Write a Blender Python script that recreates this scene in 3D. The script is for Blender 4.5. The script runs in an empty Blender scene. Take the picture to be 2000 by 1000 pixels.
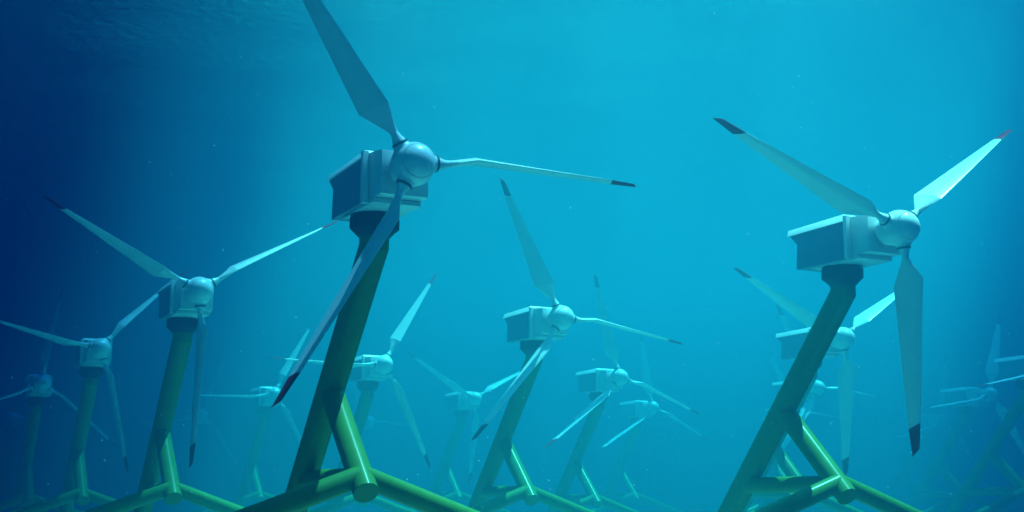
import bpy, bmesh, math, random
from mathutils import Vector, Matrix

sc = bpy.context.scene
col = sc.collection
R = math.radians

# ------------------------------------------------------------------ camera
cam_d = bpy.data.cameras.new("camera")
cam = bpy.data.objects.new("camera", cam_d)
col.objects.link(cam)
cam_d.sensor_width = 36.0
cam_d.lens = 36.0 * 2593.0 / 2000.0
cam.location = (0, 0, 0)
cam.rotation_euler = (math.pi / 2 + 0.1841, 0, 0)
cam_d.clip_start = 0.1
cam_d.clip_end = 5000
cam_d.dof.use_dof = True
cam_d.dof.focus_distance = 52
cam_d.dof.aperture_fstop = 0.9
sc.camera = cam

# ------------------------------------------------------------------ light
SUN_DIR = Vector((0.25, 0.11, 0.96)).normalized()      # from the scene towards the sun
SUN_EL = math.asin(SUN_DIR.z)
SUN_AZ = math.atan2(SUN_DIR.x, SUN_DIR.y)
w = bpy.data.worlds.new("World")
sc.world = w
w.use_nodes = True
nt = w.node_tree
bg = nt.nodes["Background"]
sky = nt.nodes.new("ShaderNodeTexSky")
sky.sky_type = 'NISHITA'
sky.sun_disc = False
sky.sun_elevation = SUN_EL
sky.sun_rotation = SUN_AZ
nt.links.new(sky.outputs[0], bg.inputs[0])
bg.inputs[1].default_value = 0.05

sun_d = bpy.data.lights.new("sun", 'SUN')
sun = bpy.data.objects.new("sun", sun_d)
col.objects.link(sun)
sun_d.energy = 5.0
sun_d.angle = R(0.5)
sun_d.color = (1.0, 0.97, 0.92)
sun.rotation_euler = (-SUN_DIR).to_track_quat('-Z', 'Y').to_euler()
sun.location = (20, 60, 80)

sc.view_settings.view_transform = 'Standard'
sc.view_settings.look = 'None'
sc.view_settings.gamma = 1.0
sc.view_settings.use_curve_mapping = False
sc.view_settings.exposure = 2.35

sc.cycles.use_denoising = True
sc.cycles.max_bounces = 6
sc.cycles.diffuse_bounces = 2
sc.cycles.glossy_bounces = 2
sc.cycles.transparent_max_bounces = 8
sc.cycles.volume_bounces = 0
sc.cycles.caustics_reflective = False
sc.cycles.caustics_refractive = False

# ------------------------------------------------------------------ helpers
SURF_Z = 27.0
BED_Z = -13.0

def new_mat(name):
    m = bpy.data.materials.new(name)
    m.use_nodes = True
    return m, m.node_tree.nodes, m.node_tree.links, m.node_tree.nodes["Principled BSDF"]

def painted(name, base, dark, rough, coat=0.0, scale=1.6, bump=0.02, amount=0.5, spec=0.5, coat_rough=0.1):
    """Paint with a little silt and algae film and uneven gloss."""
    m, N, L, b = new_mat(name)
    tc = N.new("ShaderNodeTexCoord")
    no = N.new("ShaderNodeTexNoise")
    no.inputs["Scale"].default_value = scale
    no.inputs["Detail"].default_value = 8
    no.inputs["Roughness"].default_value = 0.65
    L.new(tc.outputs["Object"], no.inputs["Vector"])
    ramp = N.new("ShaderNodeValToRGB")
    ramp.color_ramp.elements[0].position = 0.42
    ramp.color_ramp.elements[0].color = (0, 0, 0, 1)
    ramp.color_ramp.elements[1].position = 0.75
    ramp.color_ramp.elements[1].color = (amount, amount, amount, 1)
    L.new(no.outputs[0], ramp.inputs[0])
    mix = N.new("ShaderNodeMix")
    mix.data_type = 'RGBA'
    mix.inputs["A"].default_value = (*base, 1)
    mix.inputs["B"].default_value = (*dark, 1)
    L.new(ramp.outputs[0], mix.inputs["Factor"])
    L.new(mix.outputs["Result"], b.inputs["Base Color"])
    n2 = N.new("ShaderNodeTexNoise")
    n2.inputs["Scale"].default_value = scale * 7
    n2.inputs["Detail"].default_value = 5
    L.new(tc.outputs["Object"], n2.inputs["Vector"])
    mr = N.new("ShaderNodeMapRange")
    mr.inputs["To Min"].default_value = max(0.05, rough - 0.08)
    mr.inputs["To Max"].default_value = rough + 0.10
    L.new(n2.outputs[0], mr.inputs["Value"])
    L.new(mr.outputs[0], b.inputs["Roughness"])
    bp = N.new("ShaderNodeBump")
    bp.inputs["Strength"].default_value = bump
    bp.inputs["Distance"].default_value = 0.05
    L.new(n2.outputs[0], bp.inputs["Height"])
    L.new(bp.outputs[0], b.inputs["Normal"])
    b.inputs["Coat Weight"].default_value = coat
    b.inputs["Specular IOR Level"].default_value = spec
    b.inputs["Coat Roughness"].default_value = coat_rough
    return m

M_WHITE = painted("white_paint", (0.82, 0.83, 0.81), (0.54, 0.62, 0.57), 0.32, coat=0.3, amount=0.25)
M_PANEL = painted("panel_paint", (0.20, 0.25, 0.36), (0.17, 0.21, 0.28), 0.45, amount=0.5)
M_YELLOW = painted("yellow_paint", (0.060, 0.20, 0.030), (0.045, 0.13, 0.025), 0.5, coat=0.12, spec=0.08, coat_rough=0.2, amount=0.6)
M_COLLAR = painted("dark_flange", (0.014, 0.008, 0.018), (0.03, 0.03, 0.03), 0.5, spec=0.2)
M_RED = painted("red_paint", (0.32, 0.002, 0.024), (0.22, 0.002, 0.024), 0.5, amount=0.3, spec=0.12)
M_SEAL = painted("dark_seal", (0.04, 0.05, 0.06), (0.06, 0.07, 0.07), 0.5)

def finish(bm, name, mat, parent=None, smooth_angle=35):
    bmesh.ops.recalc_face_normals(bm, faces=bm.faces[:])
    ang = R(smooth_angle)
    for fc in bm.faces:
        fc.smooth = True
    for e in bm.edges:
        if len(e.link_faces) != 2 or e.calc_face_angle(0) > ang:
            e.smooth = False
    me = bpy.data.meshes.new(name)
    bm.to_mesh(me)
    bm.free()
    me.materials.append(mat)
    o = bpy.data.objects.new(name, me)
    col.objects.link(o)
    if parent:
        o.parent = parent
    return o

def rings(bm, rs, cap0=True, cap1=True):
    """Loft a list of vertex rings (lists of points)."""
    vs = [[bm.verts.new(p) for p in r] for r in rs]
    n = len(vs[0])
    for a, b in zip(vs, vs[1:]):
        for i in range(n):
            j = (i + 1) % n
            bm.faces.new((a[i], a[j], b[j], b[i]))
    if cap0:
        bm.faces.new(vs[0][::-1])
    if cap1:
        bm.faces.new(vs[-1])

def pipe(bm, pts, r, n=40, bevel=0.0):
    """A straight or mitred pipe through pts."""
    pts = [Vector(p) for p in pts]
    dirs = [(b - a).normalized() for a, b in zip(pts, pts[1:])]
    ref = Vector((0, 1, 0)) if abs(dirs[0].y) < 0.9 else Vector((1, 0, 0))
    rs = []
    for i, p in enumerate(pts):
        d0 = dirs[max(0, i - 1)]
        d1 = dirs[min(i, len(dirs) - 1)]
        u = d0.cross(ref).normalized()
        v = d0.cross(u).normalized()
        nrm = (d0 + d1).normalized()
        ring = []
        for k in range(n):
            a = 2 * math.pi * k / n
            q = p + r * (math.cos(a) * u + math.sin(a) * v)
            t = (p - q).dot(nrm) / d0.dot(nrm)
            ring.append(q + d0 * t)
        rs.append(ring)
    if bevel > 0:
        for end in (0, -1):
            c = pts[end]
            d = dirs[0] if end == 0 else -dirs[-1]
            inner = [c + (q - c) * (1 - bevel / r) for q in rs[end]]
            rs[end] = [q + d * bevel for q in rs[end]]
            if end == 0:
                rs.insert(0, inner)
            else:
                rs.append(inner)
    rings(bm, rs)

def box(bm, a0, a1, b0, b1, c0, c1, bev=0.02):
    t = bmesh.new()
    rings(t, [[(a0, b0, c0), (a1, b0, c0), (a1, b1, c0), (a0, b1, c0)], [(a0, b0, c1), (a1, b0, c1), (a1, b1, c1), (a0, b1, c1)]])
    merge(bm, t, bev)

def merge(bm, t, bev=0.0):
    bmesh.ops.recalc_face_normals(t, faces=t.faces[:])
    if bev:
        bmesh.ops.bevel(t, geom=t.edges[:], offset=bev, segments=2, affect='EDGES', profile=0.6)
    me = bpy.data.meshes.new("t")
    t.to_mesh(me)
    t.free()
    bm.from_mesh(me)
    bpy.data.meshes.remove(me)

def hull8(bm, r0, r1, bev=0.02):
    t = bmesh.new()
    rings(t, [r0, r1])
    merge(bm, t, bev)

def lathe(bm, prof, n=64):
    """Revolve (x, r) about the local X axis."""
    rs = [[(x, r * math.cos(2 * math.pi * k / n), r * math.sin(2 * math.pi * k / n)) for k in range(n)] for x, r in prof]
    rings(bm, rs)

# ------------------------------------------------------------------ setting
def grid(name, x0, x1, y0, y1, nx, ny, zf):
    bm = bmesh.new()
    vv = [[bm.verts.new((x0 + (x1 - x0) * i / nx, y0 + (y1 - y0) * j / ny, zf(x0 + (x1 - x0) * i / nx, y0 + (y1 - y0) * j / ny))) for i in range(nx + 1)] for j in range(ny + 1)]
    for j in range(ny):
        for i in range(nx):
            bm.faces.new((vv[j][i], vv[j][i + 1], vv[j + 1][i + 1], vv[j + 1][i]))
    for fc in bm.faces:
        fc.smooth = True
    me = bpy.data.meshes.new(name)
    bm.to_mesh(me)
    bm.free()
    o = bpy.data.objects.new(name, me)
    col.objects.link(o)
    return o

def bed_h(x, y):
    return BED_Z + 0.5 * math.sin(x * 0.07 + 1.3) * math.cos(y * 0.05) + 0.25 * math.sin(x * 0.23 + y * 0.17)

bed = grid("seabed", -420, 420, -160, 620, 120, 110, bed_h)
bed["kind"] = "structure"
m, N, L, b = new_mat("seabed_sand")
tc = N.new("ShaderNodeTexCoord")
no = N.new("ShaderNodeTexNoise")
no.inputs["Scale"].default_value = 0.4
no.inputs["Detail"].default_value = 9
L.new(tc.outputs["Object"], no.inputs["Vector"])
rp = N.new("ShaderNodeValToRGB")
rp.color_ramp.elements[0].color = (0.38, 0.36, 0.30, 1)
rp.color_ramp.elements[1].color = (0.58, 0.55, 0.46, 1)
L.new(no.outputs[0], rp.inputs[0])
L.new(rp.outputs[0], b.inputs["Base Color"])
b.inputs["Roughness"].default_value = 0.9
bp = N.new("ShaderNodeBump")
bp.inputs["Distance"].default_value = 0.3
L.new(no.outputs[0], bp.inputs["Height"])
L.new(bp.outputs[0], b.inputs["Normal"])
bed.data.materials.append(m)

# the water surface seen from below, its tint shaped to dim sunlight outside chosen patches
def wave_h(x, y):
    return SURF_Z + 0.045 * math.sin(0.31 * x + 0.9 * y) + 0.035 * math.sin(-0.22 * x + 0.55 * y + 1.0) + 0.03 * math.sin(0.9 * x + 1.4 * y)

surf = grid("water_surface", -420, 420, -160, 620, 210, 420, wave_h)
surf["kind"] = "structure"
m, N, L, b = new_mat("water_surface")
N.remove(b)
out = N["Material Output"]
geo = N.new("ShaderNodeNewGeometry")
# the mask's main opening pools light on the farm, shifted up the sun's slope
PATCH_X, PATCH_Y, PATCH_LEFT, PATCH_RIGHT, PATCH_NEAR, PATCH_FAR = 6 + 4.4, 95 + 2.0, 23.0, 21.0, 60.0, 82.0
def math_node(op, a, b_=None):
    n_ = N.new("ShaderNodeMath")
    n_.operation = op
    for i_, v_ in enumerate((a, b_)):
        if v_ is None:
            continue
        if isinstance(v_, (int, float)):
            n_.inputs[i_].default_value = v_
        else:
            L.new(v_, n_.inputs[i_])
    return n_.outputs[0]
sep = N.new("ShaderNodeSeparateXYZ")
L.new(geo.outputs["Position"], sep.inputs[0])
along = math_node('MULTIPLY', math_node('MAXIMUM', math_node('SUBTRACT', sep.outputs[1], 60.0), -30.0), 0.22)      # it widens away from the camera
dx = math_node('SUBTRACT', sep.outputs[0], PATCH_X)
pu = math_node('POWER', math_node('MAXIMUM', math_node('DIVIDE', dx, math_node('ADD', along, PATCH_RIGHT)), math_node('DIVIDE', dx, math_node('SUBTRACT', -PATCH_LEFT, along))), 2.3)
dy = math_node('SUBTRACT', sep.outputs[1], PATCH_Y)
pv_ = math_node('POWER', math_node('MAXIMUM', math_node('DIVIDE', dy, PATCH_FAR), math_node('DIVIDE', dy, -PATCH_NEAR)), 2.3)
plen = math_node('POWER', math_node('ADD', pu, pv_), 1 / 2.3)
# unseen openings added behind the camera and far left, for soft fill light
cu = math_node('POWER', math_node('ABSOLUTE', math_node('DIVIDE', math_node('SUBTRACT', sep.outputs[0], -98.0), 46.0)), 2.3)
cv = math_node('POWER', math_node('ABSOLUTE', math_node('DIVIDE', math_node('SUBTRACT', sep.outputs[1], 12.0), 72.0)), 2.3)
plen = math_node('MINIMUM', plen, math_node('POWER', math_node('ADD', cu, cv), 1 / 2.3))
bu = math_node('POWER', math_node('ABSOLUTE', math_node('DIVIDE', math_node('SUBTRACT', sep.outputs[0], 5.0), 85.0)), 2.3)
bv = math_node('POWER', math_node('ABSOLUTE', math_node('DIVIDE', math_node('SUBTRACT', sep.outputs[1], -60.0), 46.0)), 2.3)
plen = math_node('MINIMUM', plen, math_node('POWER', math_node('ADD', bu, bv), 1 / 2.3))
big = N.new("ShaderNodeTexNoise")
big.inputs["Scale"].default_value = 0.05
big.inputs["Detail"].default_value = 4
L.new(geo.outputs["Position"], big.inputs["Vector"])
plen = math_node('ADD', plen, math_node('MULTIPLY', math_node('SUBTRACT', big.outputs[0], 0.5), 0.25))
pr = N.new("ShaderNodeValToRGB")  # light falloff put into the tint, from bright opening to dim surround
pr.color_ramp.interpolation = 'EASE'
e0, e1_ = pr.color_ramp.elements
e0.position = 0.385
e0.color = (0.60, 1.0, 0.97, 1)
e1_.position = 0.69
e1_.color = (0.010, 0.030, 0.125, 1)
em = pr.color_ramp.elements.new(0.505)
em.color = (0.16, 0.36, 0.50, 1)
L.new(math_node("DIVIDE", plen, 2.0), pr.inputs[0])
rip = N.new("ShaderNodeTexNoise")
rip.inputs["Scale"].default_value = 1.3
rip.inputs["Detail"].default_value = 4
L.new(geo.outputs["Position"], rip.inputs["Vector"])
rr = N.new("ShaderNodeMapRange")
rr.inputs["From Min"].default_value = 0.3
rr.inputs["From Max"].default_value = 0.7
rr.inputs["To Min"].default_value = 0.85
rr.inputs["To Max"].default_value = 1.0
L.new(rip.outputs[0], rr.inputs["Value"])
cm = N.new("ShaderNodeVectorMath")
cm.operation = 'SCALE'
L.new(pr.outputs[0], cm.inputs[0])
L.new(rr.outputs[0], cm.inputs["Scale"])
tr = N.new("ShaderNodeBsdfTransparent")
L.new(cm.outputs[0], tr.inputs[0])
gl = N.new("ShaderNodeBsdfGlossy")
gl.inputs["Roughness"].default_value = 0.3
gl.inputs["Color"].default_value = (0.55, 0.62, 0.62, 1)
bp = N.new("ShaderNodeBump")
bp.inputs["Strength"].default_value = 0.10
bp.inputs["Distance"].default_value = 0.6
L.new(rip.outputs[0], bp.inputs["Height"])
L.new(bp.outputs[0], gl.inputs["Normal"])
lw = N.new("ShaderNodeLayerWeight")
lw.inputs["Blend"].default_value = 0.5
fr = N.new("ShaderNodeMapRange")                 # total reflection when looked at along the surface
fr.inputs["From Min"].default_value = 0.25
fr.inputs["From Max"].default_value = 0.48
fr.inputs["To Min"].default_value = 0.02
fr.inputs["To Max"].default_value = 1.0
L.new(lw.outputs["Facing"], fr.inputs["Value"])
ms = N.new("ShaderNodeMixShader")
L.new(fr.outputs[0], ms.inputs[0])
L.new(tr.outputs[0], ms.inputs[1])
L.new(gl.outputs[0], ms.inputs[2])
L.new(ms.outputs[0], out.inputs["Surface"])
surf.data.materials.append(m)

# ------------------------------------------------------------------ the turbine
HX, HZ = 3.1, 0.98          # rotor plane forward of the tower top, rotor axis above it
BEND, LEAN = 1.134, 0.949   # the tower bends just below its flange and leans back
def tower_at(c):
    return (-LEAN * (-c - BEND), 0.0, c)

CREASE = 0.33
def blade_section(F, B, thick, n=18):
    """Closed airfoil loop from leading edge F to trailing edge B."""
    F, B = Vector(F), Vector(B)
    ch = B - F
    nrm = Vector((0, 1, 0)).cross(ch).normalized()
    up, dn = [], []
    for i in range(n + 1):
        s = i / n
        s = s * s * (3 - 2 * s) * 0.3 + s * 0.7
        if s < CREASE:
            h = (s / CREASE) ** 0.75
        else:
            h = 1 - ((s - CREASE) / (1 - CREASE)) ** 1.08
        h = h * 0.5 * thick + 0.006
        p = F + ch * s
        up.append(p + nrm * h)
        dn.append(p - nrm * h)
    return up + dn[-2:0:-1]

def ellipse_like(n_pts, centre, ra, rt, F, B):
    """Root ring with the same vertex order as blade_section."""
    c = Vector(centre)
    n = n_pts // 2
    ch = (Vector(B) - Vector(F))
    ch.y = 0
    u = ch.normalized()
    v = Vector((0, 1, 0)).cross(u).normalized()
    out_ = []
    for k in range(n_pts):
        a = math.pi * k / n
        out_.append(c - u * ra * math.cos(a) + v * rt * math.sin(a))
    return out_

# leading (front) and trailing (back) points of the blade: (axial, radial, tangential)
BF, BB = (1.10, 2.10, 0.04), (-0.33, 2.27, 0.42)
TF, TB = (0.10, 7.73, -0.02), (-0.46, 7.95, 0.04)
EF, EB = (-0.08, 8.74, -0.06), (-0.43, 9.03, -0.04)
ROOT = (0.50, 0.0, 0.06)

def lerp(p, q, s):
    return tuple(a + (b_ - a) * s for a, b_ in zip(p, q))

def make_blade_mesh(parent):
    bm = bmesh.new()
    sec_n = 36
    rs = []
    for r_, ra in ((0.84, 0.235), (0.94, 0.20), (1.06, 0.155), (1.20, 0.13)):
        rs.append(ellipse_like(sec_n, (ROOT[0], r_, ROOT[2]), ra, ra, BF, BB))
    RF, RB = (0.63, 1.20, 0.04), (0.37, 1.22, 0.09)
    for s in (0.12, 0.3, 0.55, 0.80, 0.94):
        F = lerp(RF, BF, s)
        B = lerp(RB, BB, s)
        a = ellipse_like(sec_n, tuple((Vector(F) + Vector(B)) / 2), (Vector(B) - Vector(F)).length / 2, 0.12, BF, BB)
        bsec = blade_section(F, B, 0.24)
        kk = min(1.0, s * 1.3)
        rs.append([Vector(p).lerp(q, kk) for p, q in zip(a, bsec)])
    rs.append(blade_section(BF, BB, 0.26))
    for s in (0.12, 0.25, 0.4, 0.55, 0.7, 0.85, 1.0):
        rs.append(blade_section(lerp(BF, TF, s), lerp(BB, TB, s), 0.26 + (0.085 - 0.26) * s ** 0.8))
    rings(bm, rs)
    blade = finish(bm, "blade", M_WHITE, parent, 13)
    bm = bmesh.new()
    ts_ = [blade_section(lerp(TF, EF, s), lerp(TB, EB, s), 0.087 + (0.04 - 0.087) * s) for s in (0.004, 0.35, 0.7, 1.0)]
    rings(bm, ts_)
    finish(bm, "blade_tip", M_RED, blade, 24)
    bm = bmesh.new()
    prof = [(0.765, 0.25), (0.765, 0.272), (0.80, 0.285), (0.838, 0.272), (0.838, 0.25)]
    n = 40
    rings(bm, [[(ROOT[0] + q * math.cos(2 * math.pi * k / n), y, ROOT[2] + q * math.sin(2 * math.pi * k / n)) for k in range(n)] for y, q in prof])
    finish(bm, "root_seal", M_SEAL, blade)
    return blade

def make_turbine():
    root = bpy.data.objects.new("tidal_turbine", None)
    col.objects.link(root)
    # tower
    bm = bmesh.new()
    pipe(bm, [(0, 0, -0.6), (0, 0, -BEND), tower_at(-23.6)], 0.52, 56)
    finish(bm, "tower", M_YELLOW, root)
    bm = bmesh.new()
    d = Vector((-0.30 + 4.38, 0, -9.57 + 5.75)).normalized()
    pipe(bm, [Vector((-4.38, 0, -5.75)), Vector((-0.30, 0, -9.57))], 0.445, 48, bevel=0.02)
    finish(bm, "strut", M_YELLOW, root)
    bm = bmesh.new()
    pipe(bm, [tower_at(-9.02), (-0.88, 0, -9.02)], 0.35, 40)
    finish(bm, "brace", M_YELLOW, root)
    for s in (-1, 1):
        bm = bmesh.new()
        pipe(bm, [(-0.80, s * 0.05, -9.0), (-0.80, s * 9.0, -12.25)], 0.375, 40)
        leg = finish(bm, "leg", M_YELLOW, root)
        bm = bmesh.new()
        pipe(bm, [(-0.80, s * 9.0, -11.2), (-0.80, s * 9.0, -23.6)], 0.55, 40, bevel=0.03)
        finish(bm, "pile", M_YELLOW, leg)
    # flange with gussets
    bm = bmesh.new()
    n = 48
    prof = [(-0.02, 0.80), (-0.04, 0.84), (-0.14, 0.84), (-0.15, 0.81), (-0.54, 0.81), (-0.56, 0.80), (-0.82, 0.55), (-0.84, 0.50)]
    rings(bm, [[(r_ * math.cos(2 * math.pi * k / n), r_ * math.sin(2 * math.pi * k / n), z) for k in range(n)] for z, r_ in prof])
    for k in range(12):
        a = 2 * math.pi * (k + 0.5) / 12
        t = bmesh.new()
        c, s = math.cos(a), math.sin(a)
        q = [(0.5, -0.14), (0.86, -0.14), (0.86, -0.52), (0.54, -0.80)]
        w_ = 0.05
        rings(t, [[(r_ * c - w_ * s, r_ * s + w_ * c, z) for r_, z in q], [(r_ * c + w_ * s, r_ * s - w_ * c, z) for r_, z in q]])
        merge(bm, t)
    finish(bm, "flange", M_COLLAR, root)
    # nacelle housing: side panels, flared towards the eaves at the rear
    bm = bmesh.new()
    prof = [(-1.78, 0.06), (1.50, 0.03), (1.50, 1.66), (-2.20, 1.62), (-1.68, 1.14)]
    t = bmesh.new()
    rings(t, [[(a, -0.99, c) for a, c in prof], [(a, 0.99, c) for a, c in prof]])
    merge(bm, t, 0.02)
    nac = finish(bm, "nacelle", M_PANEL, root)
    bm = bmesh.new()
    hull8(bm, [(-2.24, -1.07, 1.575), (1.46, -1.07, 1.575), (1.46, 1.07, 1.575), (-2.24, 1.07, 1.575)],
          [(-2.46, -0.83, 1.90), (1.22, -0.83, 1.93), (1.22, 0.83, 1.93), (-2.46, 0.83, 1.90)], 0.018)
    finish(bm, "roof", M_WHITE, nac)
    for s in (-1, 1):
        bm = bmesh.new()
        box(bm, 1.42, 1.63, min(s * 0.83, s * 1.055), max(s * 0.83, s * 1.055), 0.0, 1.80, 0.015)
        finish(bm, "corner_post", M_WHITE, nac)
    bm = bmesh.new()
    hull8(bm, [(1.45, -0.845, 0.09), (1.45, 0.93, 0.09), (1.45, 0.93, 1.77), (1.45, -0.845, 1.77)],
          [(2.52, -0.70, 0.17), (2.52, 0.98, 0.17), (2.52, 0.98, 1.66), (2.52, -0.70, 1.66)], 0.02)
    fb = finish(bm, "front_housing", M_WHITE, nac)
    bm = bmesh.new()
    box(bm, -1.0, 2.05, -0.82, 0.90, -0.045, 0.12, 0.015)
    finish(bm, "base_plate", M_WHITE, nac)
    # hub with blade sockets
    bm = bmesh.new()
    prof = [(2.45, 0.30), (2.56, 0.34), (2.60, 0.46), (2.72, 0.57), (2.95, 0.64), (3.22, 0.66), (3.34, 0.655), (3.35, 0.735), (3.38, 0.755)]
    for k in range(1, 13):
        a = math.pi / 2 * k / 13
        x = 3.45 + 1.02 * math.sin(a)
        if x > 4.13:
            break
        prof.append((x, 0.775 * math.cos(a) ** 0.9))
    xs, rs_ = prof[-1]
    prof += [(xs + 0.002, rs_ - 0.02), (xs - 0.06, rs_ - 0.03), (xs - 0.06, 0.2)]
    lathe(bm, prof)
    hub = finish(bm, "hub", M_WHITE, root, 30)
    hub.location = (0.12, 0, HZ)
    hub.scale = (0.965, 0.955, 0.955)
    bm = bmesh.new()
    cp = [(xs - 0.04, rs_ - 0.05), (xs + 0.02, rs_ - 0.022)]
    a0 = math.asin(min(1, (xs + 0.024 - 3.45) / 1.02))
    for k in range(1, 13):
        a = a0 + (math.pi / 2 - a0) * k / 12
        cp.append((3.45 + 1.02 * math.sin(a), max(0.004, 0.775 * math.cos(a) ** 0.9)))
    lathe(bm, cp)
    finish(bm, "nose_cap", M_WHITE, hub, 30)
    # first blade and its socket, then two copies
    bl = make_blade_mesh(root)
    bm = bmesh.new()
    n = 40
    prof = [(0.25, 0.42), (0.55, 0.38), (0.66, 0.32), (0.72, 0.275), (0.765, 0.262), (0.765, 0.2)]
    rings(bm, [[(ROOT[0] + q * math.cos(2 * math.pi * k / n), y, ROOT[2] + q * math.sin(2 * math.pi * k / n)) for k in range(n)] for y, q in prof])
    finish(bm, "root_socket", M_WHITE, bl)
    for k in (1, 2):
        c = bl.copy()
        col.objects.link(c)
        c.parent = root
        for ch in list(bl.children):
            d_ = ch.copy()
            col.objects.link(d_)
            d_.parent = c
    return root

def blade_matrix(phi):
    """Turn a blade to its place round the hub; its pitch swings a little as it goes round."""
    want = math.atan(-0.28 * math.sin(phi) - 0.12)
    built = math.atan2(BF[2] - BB[2], BF[0] - BB[0])
    p0 = Vector((ROOT[0], 1.0, ROOT[2]))
    axis = Vector(((TF[0] + TB[0]) / 2 - p0.x, 6.84, (TF[2] + TB[2]) / 2 - p0.z))
    return (Matrix.Translation((HX, 0, HZ)) @ Matrix.Rotation(phi, 4, 'X') @ Matrix.Translation(p0)
            @ Matrix.Rotation(-(want - built), 4, axis) @ Matrix.Translation(-p0))

def copy_tree(o, parent=None):
    c = o.copy()
    col.objects.link(c)
    c.parent = parent
    for ch in list(o.children):
        copy_tree(ch, c)
    return c

YAW = 0.4529
FARM = [  # x, y, height of the tower top, rotor phase, label
    (-4.79, 45.27, 9.90, 0.047, "largest white turbine, its upper blade cut off by the top of the picture"),
    (13.92, 55.14, 9.82, 0.625, "large white turbine with one bright red blade tip and a dark-tipped blade hanging straight down"),
    (-17.69, 70.86, 9.79, 0.541, "turbine with one blade pointing at the largest turbine's nacelle and one hanging beside its tower"),
    (1.34, 80.53, 9.73, -0.109, "mid-sized pale turbine in the brightest water, its whole green base frame showing"),
    (-30.55, 96.27, 9.73, 0.808, "dim turbine in the dark water whose raised blade passes behind a larger turbine's nacelle"),
    (-43.39, 121.48, 9.55, 1.424, "dimmest small turbine in the darkest blue corner, one blade straight up"),
    (-11.50, 105.95, 9.59, 1.029, "hazy turbine just past the dark tower of the largest turbine, one blade level behind it"),
    (7.48, 114.95, 9.43, -0.314, "hazy turbine in bright water, its upright blade crossing behind a mid-sized turbine's level blade"),
    (20.27, 90.35, 9.73, 0.562, "turquoise turbine half hidden by the leaning green tower of a large one"),
    (-25.69, 138.40, 9.90, 1.088, "faint turbine with one level blade, behind the dark-tipped lower blade of the largest turbine"),
    (28.20, 132.88, 10.1, -0.072, "faint turbine low behind the leaning tower, its spinner beside a turquoise hanging blade"),
    (-5.49, 144.81, 9.95, 0.493, "faint turbine with a Y of pale blades behind a mid-sized turbine's slanting lower blade"),
    (14.80, 158.44, 10.0, -0.411, "very faint turbine with one upright blade, below a drooping blade in the bright water"),
    (47.15, 138.83, 9.90, -0.856, "faint side-on turbine with an upright dark-tipped blade in the blue water"),
    (42.32, 109.34, 10.0, -4.993, "turbine cut off by the picture edge, only roof, one thin blade and green frame showing"),
    (54.44, 176.80, 9.65, 1.364, "ghostly turbine with one upright blade rising behind a faint side-on nacelle"),
    (-42.37, 178.97, 10.4, 1.204, "ghostly turbine behind the hanging blade of the turbine with the green tower"),
    (24.31, 223.02, 11.2, 0.864, "most distant ghostly turbine, barely there in the bright water"),
    (-21.62, 191.62, 10.4, -0.106, "ghostly turbine low behind the tower of a hazy one, one blade drooping"),
    (-72.26, 192.58, 10.8, 0.082, "ghostly turbine behind the dimmest one, one level blade showing in dark water"),
    (34.75, 171.83, 10.2, -0.057, "ghostly turbine behind the leaning green tower, only one slanting blade in view"),
]
proto = make_turbine()
for i, (x, y, z, ph, lab) in enumerate(FARM):
    t = proto if i == 0 else copy_tree(proto)
    t.location = (x, y, z)
    t.rotation_euler = (0, 0, YAW - math.pi / 2)
    t["label"] = lab
    t["category"] = "turbine"
    t["group"] = "tidal turbines standing in rows on the seabed"
    k = 0
    for ch in t.children:
        if ch.name.split(".")[0] == "blade":
            ch.matrix_basis = blade_matrix(ph + k * 2 * math.pi / 3)
            k += 1

# ------------------------------------------------------------------ specks drifting in the water
rnd = random.Random(11)
bm = bmesh.new()
def speck(p, r_):
    bmesh.ops.create_icosphere(bm, subdivisions=1, radius=r_, matrix=Matrix.Translation(p) @ Matrix.Diagonal((1, 1, rnd.uniform(0.8, 1.7), 1)))
for _ in range(900):
    y = 44 + 36 * rnd.random()
    x = rnd.uniform(-0.45, 0.45) * y
    z = y * math.tan(rnd.uniform(-0.05, 0.42))
    speck((x, y, z), rnd.choice((0.008, 0.009, 0.010, 0.012, 0.015, 0.020)) * (0.5 + y / 60))
sn = finish(bm, "marine_snow", painted("silt_specks", (0.85, 0.85, 0.8), (0.7, 0.75, 0.7), 0.8))
sn["kind"] = "stuff"

# ------------------------------------------------------------------ the water itself
bm = bmesh.new()
x0, x1, y0, y1, z0, z1 = -421, 421, -161, 621, BED_Z - 1.8, SURF_Z + 1.2
rings(bm, [[(x0, y0, z0), (x1, y0, z0), (x1, y1, z0), (x0, y1, z0)], [(x0, y0, z1), (x1, y0, z1), (x1, y1, z1), (x0, y1, z1)]])
hz = finish(bm, "haze", bpy.data.materials.new("water_haze"))
hz["kind"] = "stuff"
m = hz.data.materials[0]
m.use_nodes = True
N, L = m.node_tree.nodes, m.node_tree.links
N.remove(N["Principled BSDF"])
pv = N.new("ShaderNodeVolumePrincipled")
pv.inputs["Color"].default_value = (0.018, 0.272, 0.378, 1)
pv.inputs["Absorption Color"].default_value = (0.0, 0.66, 1.0, 1)      # water takes the red out first
pv.inputs["Density"].default_value = 0.031
pv.inputs["Anisotropy"].default_value = 0.56
L.new(pv.outputs[0], N["Material Output"].inputs["Volume"])
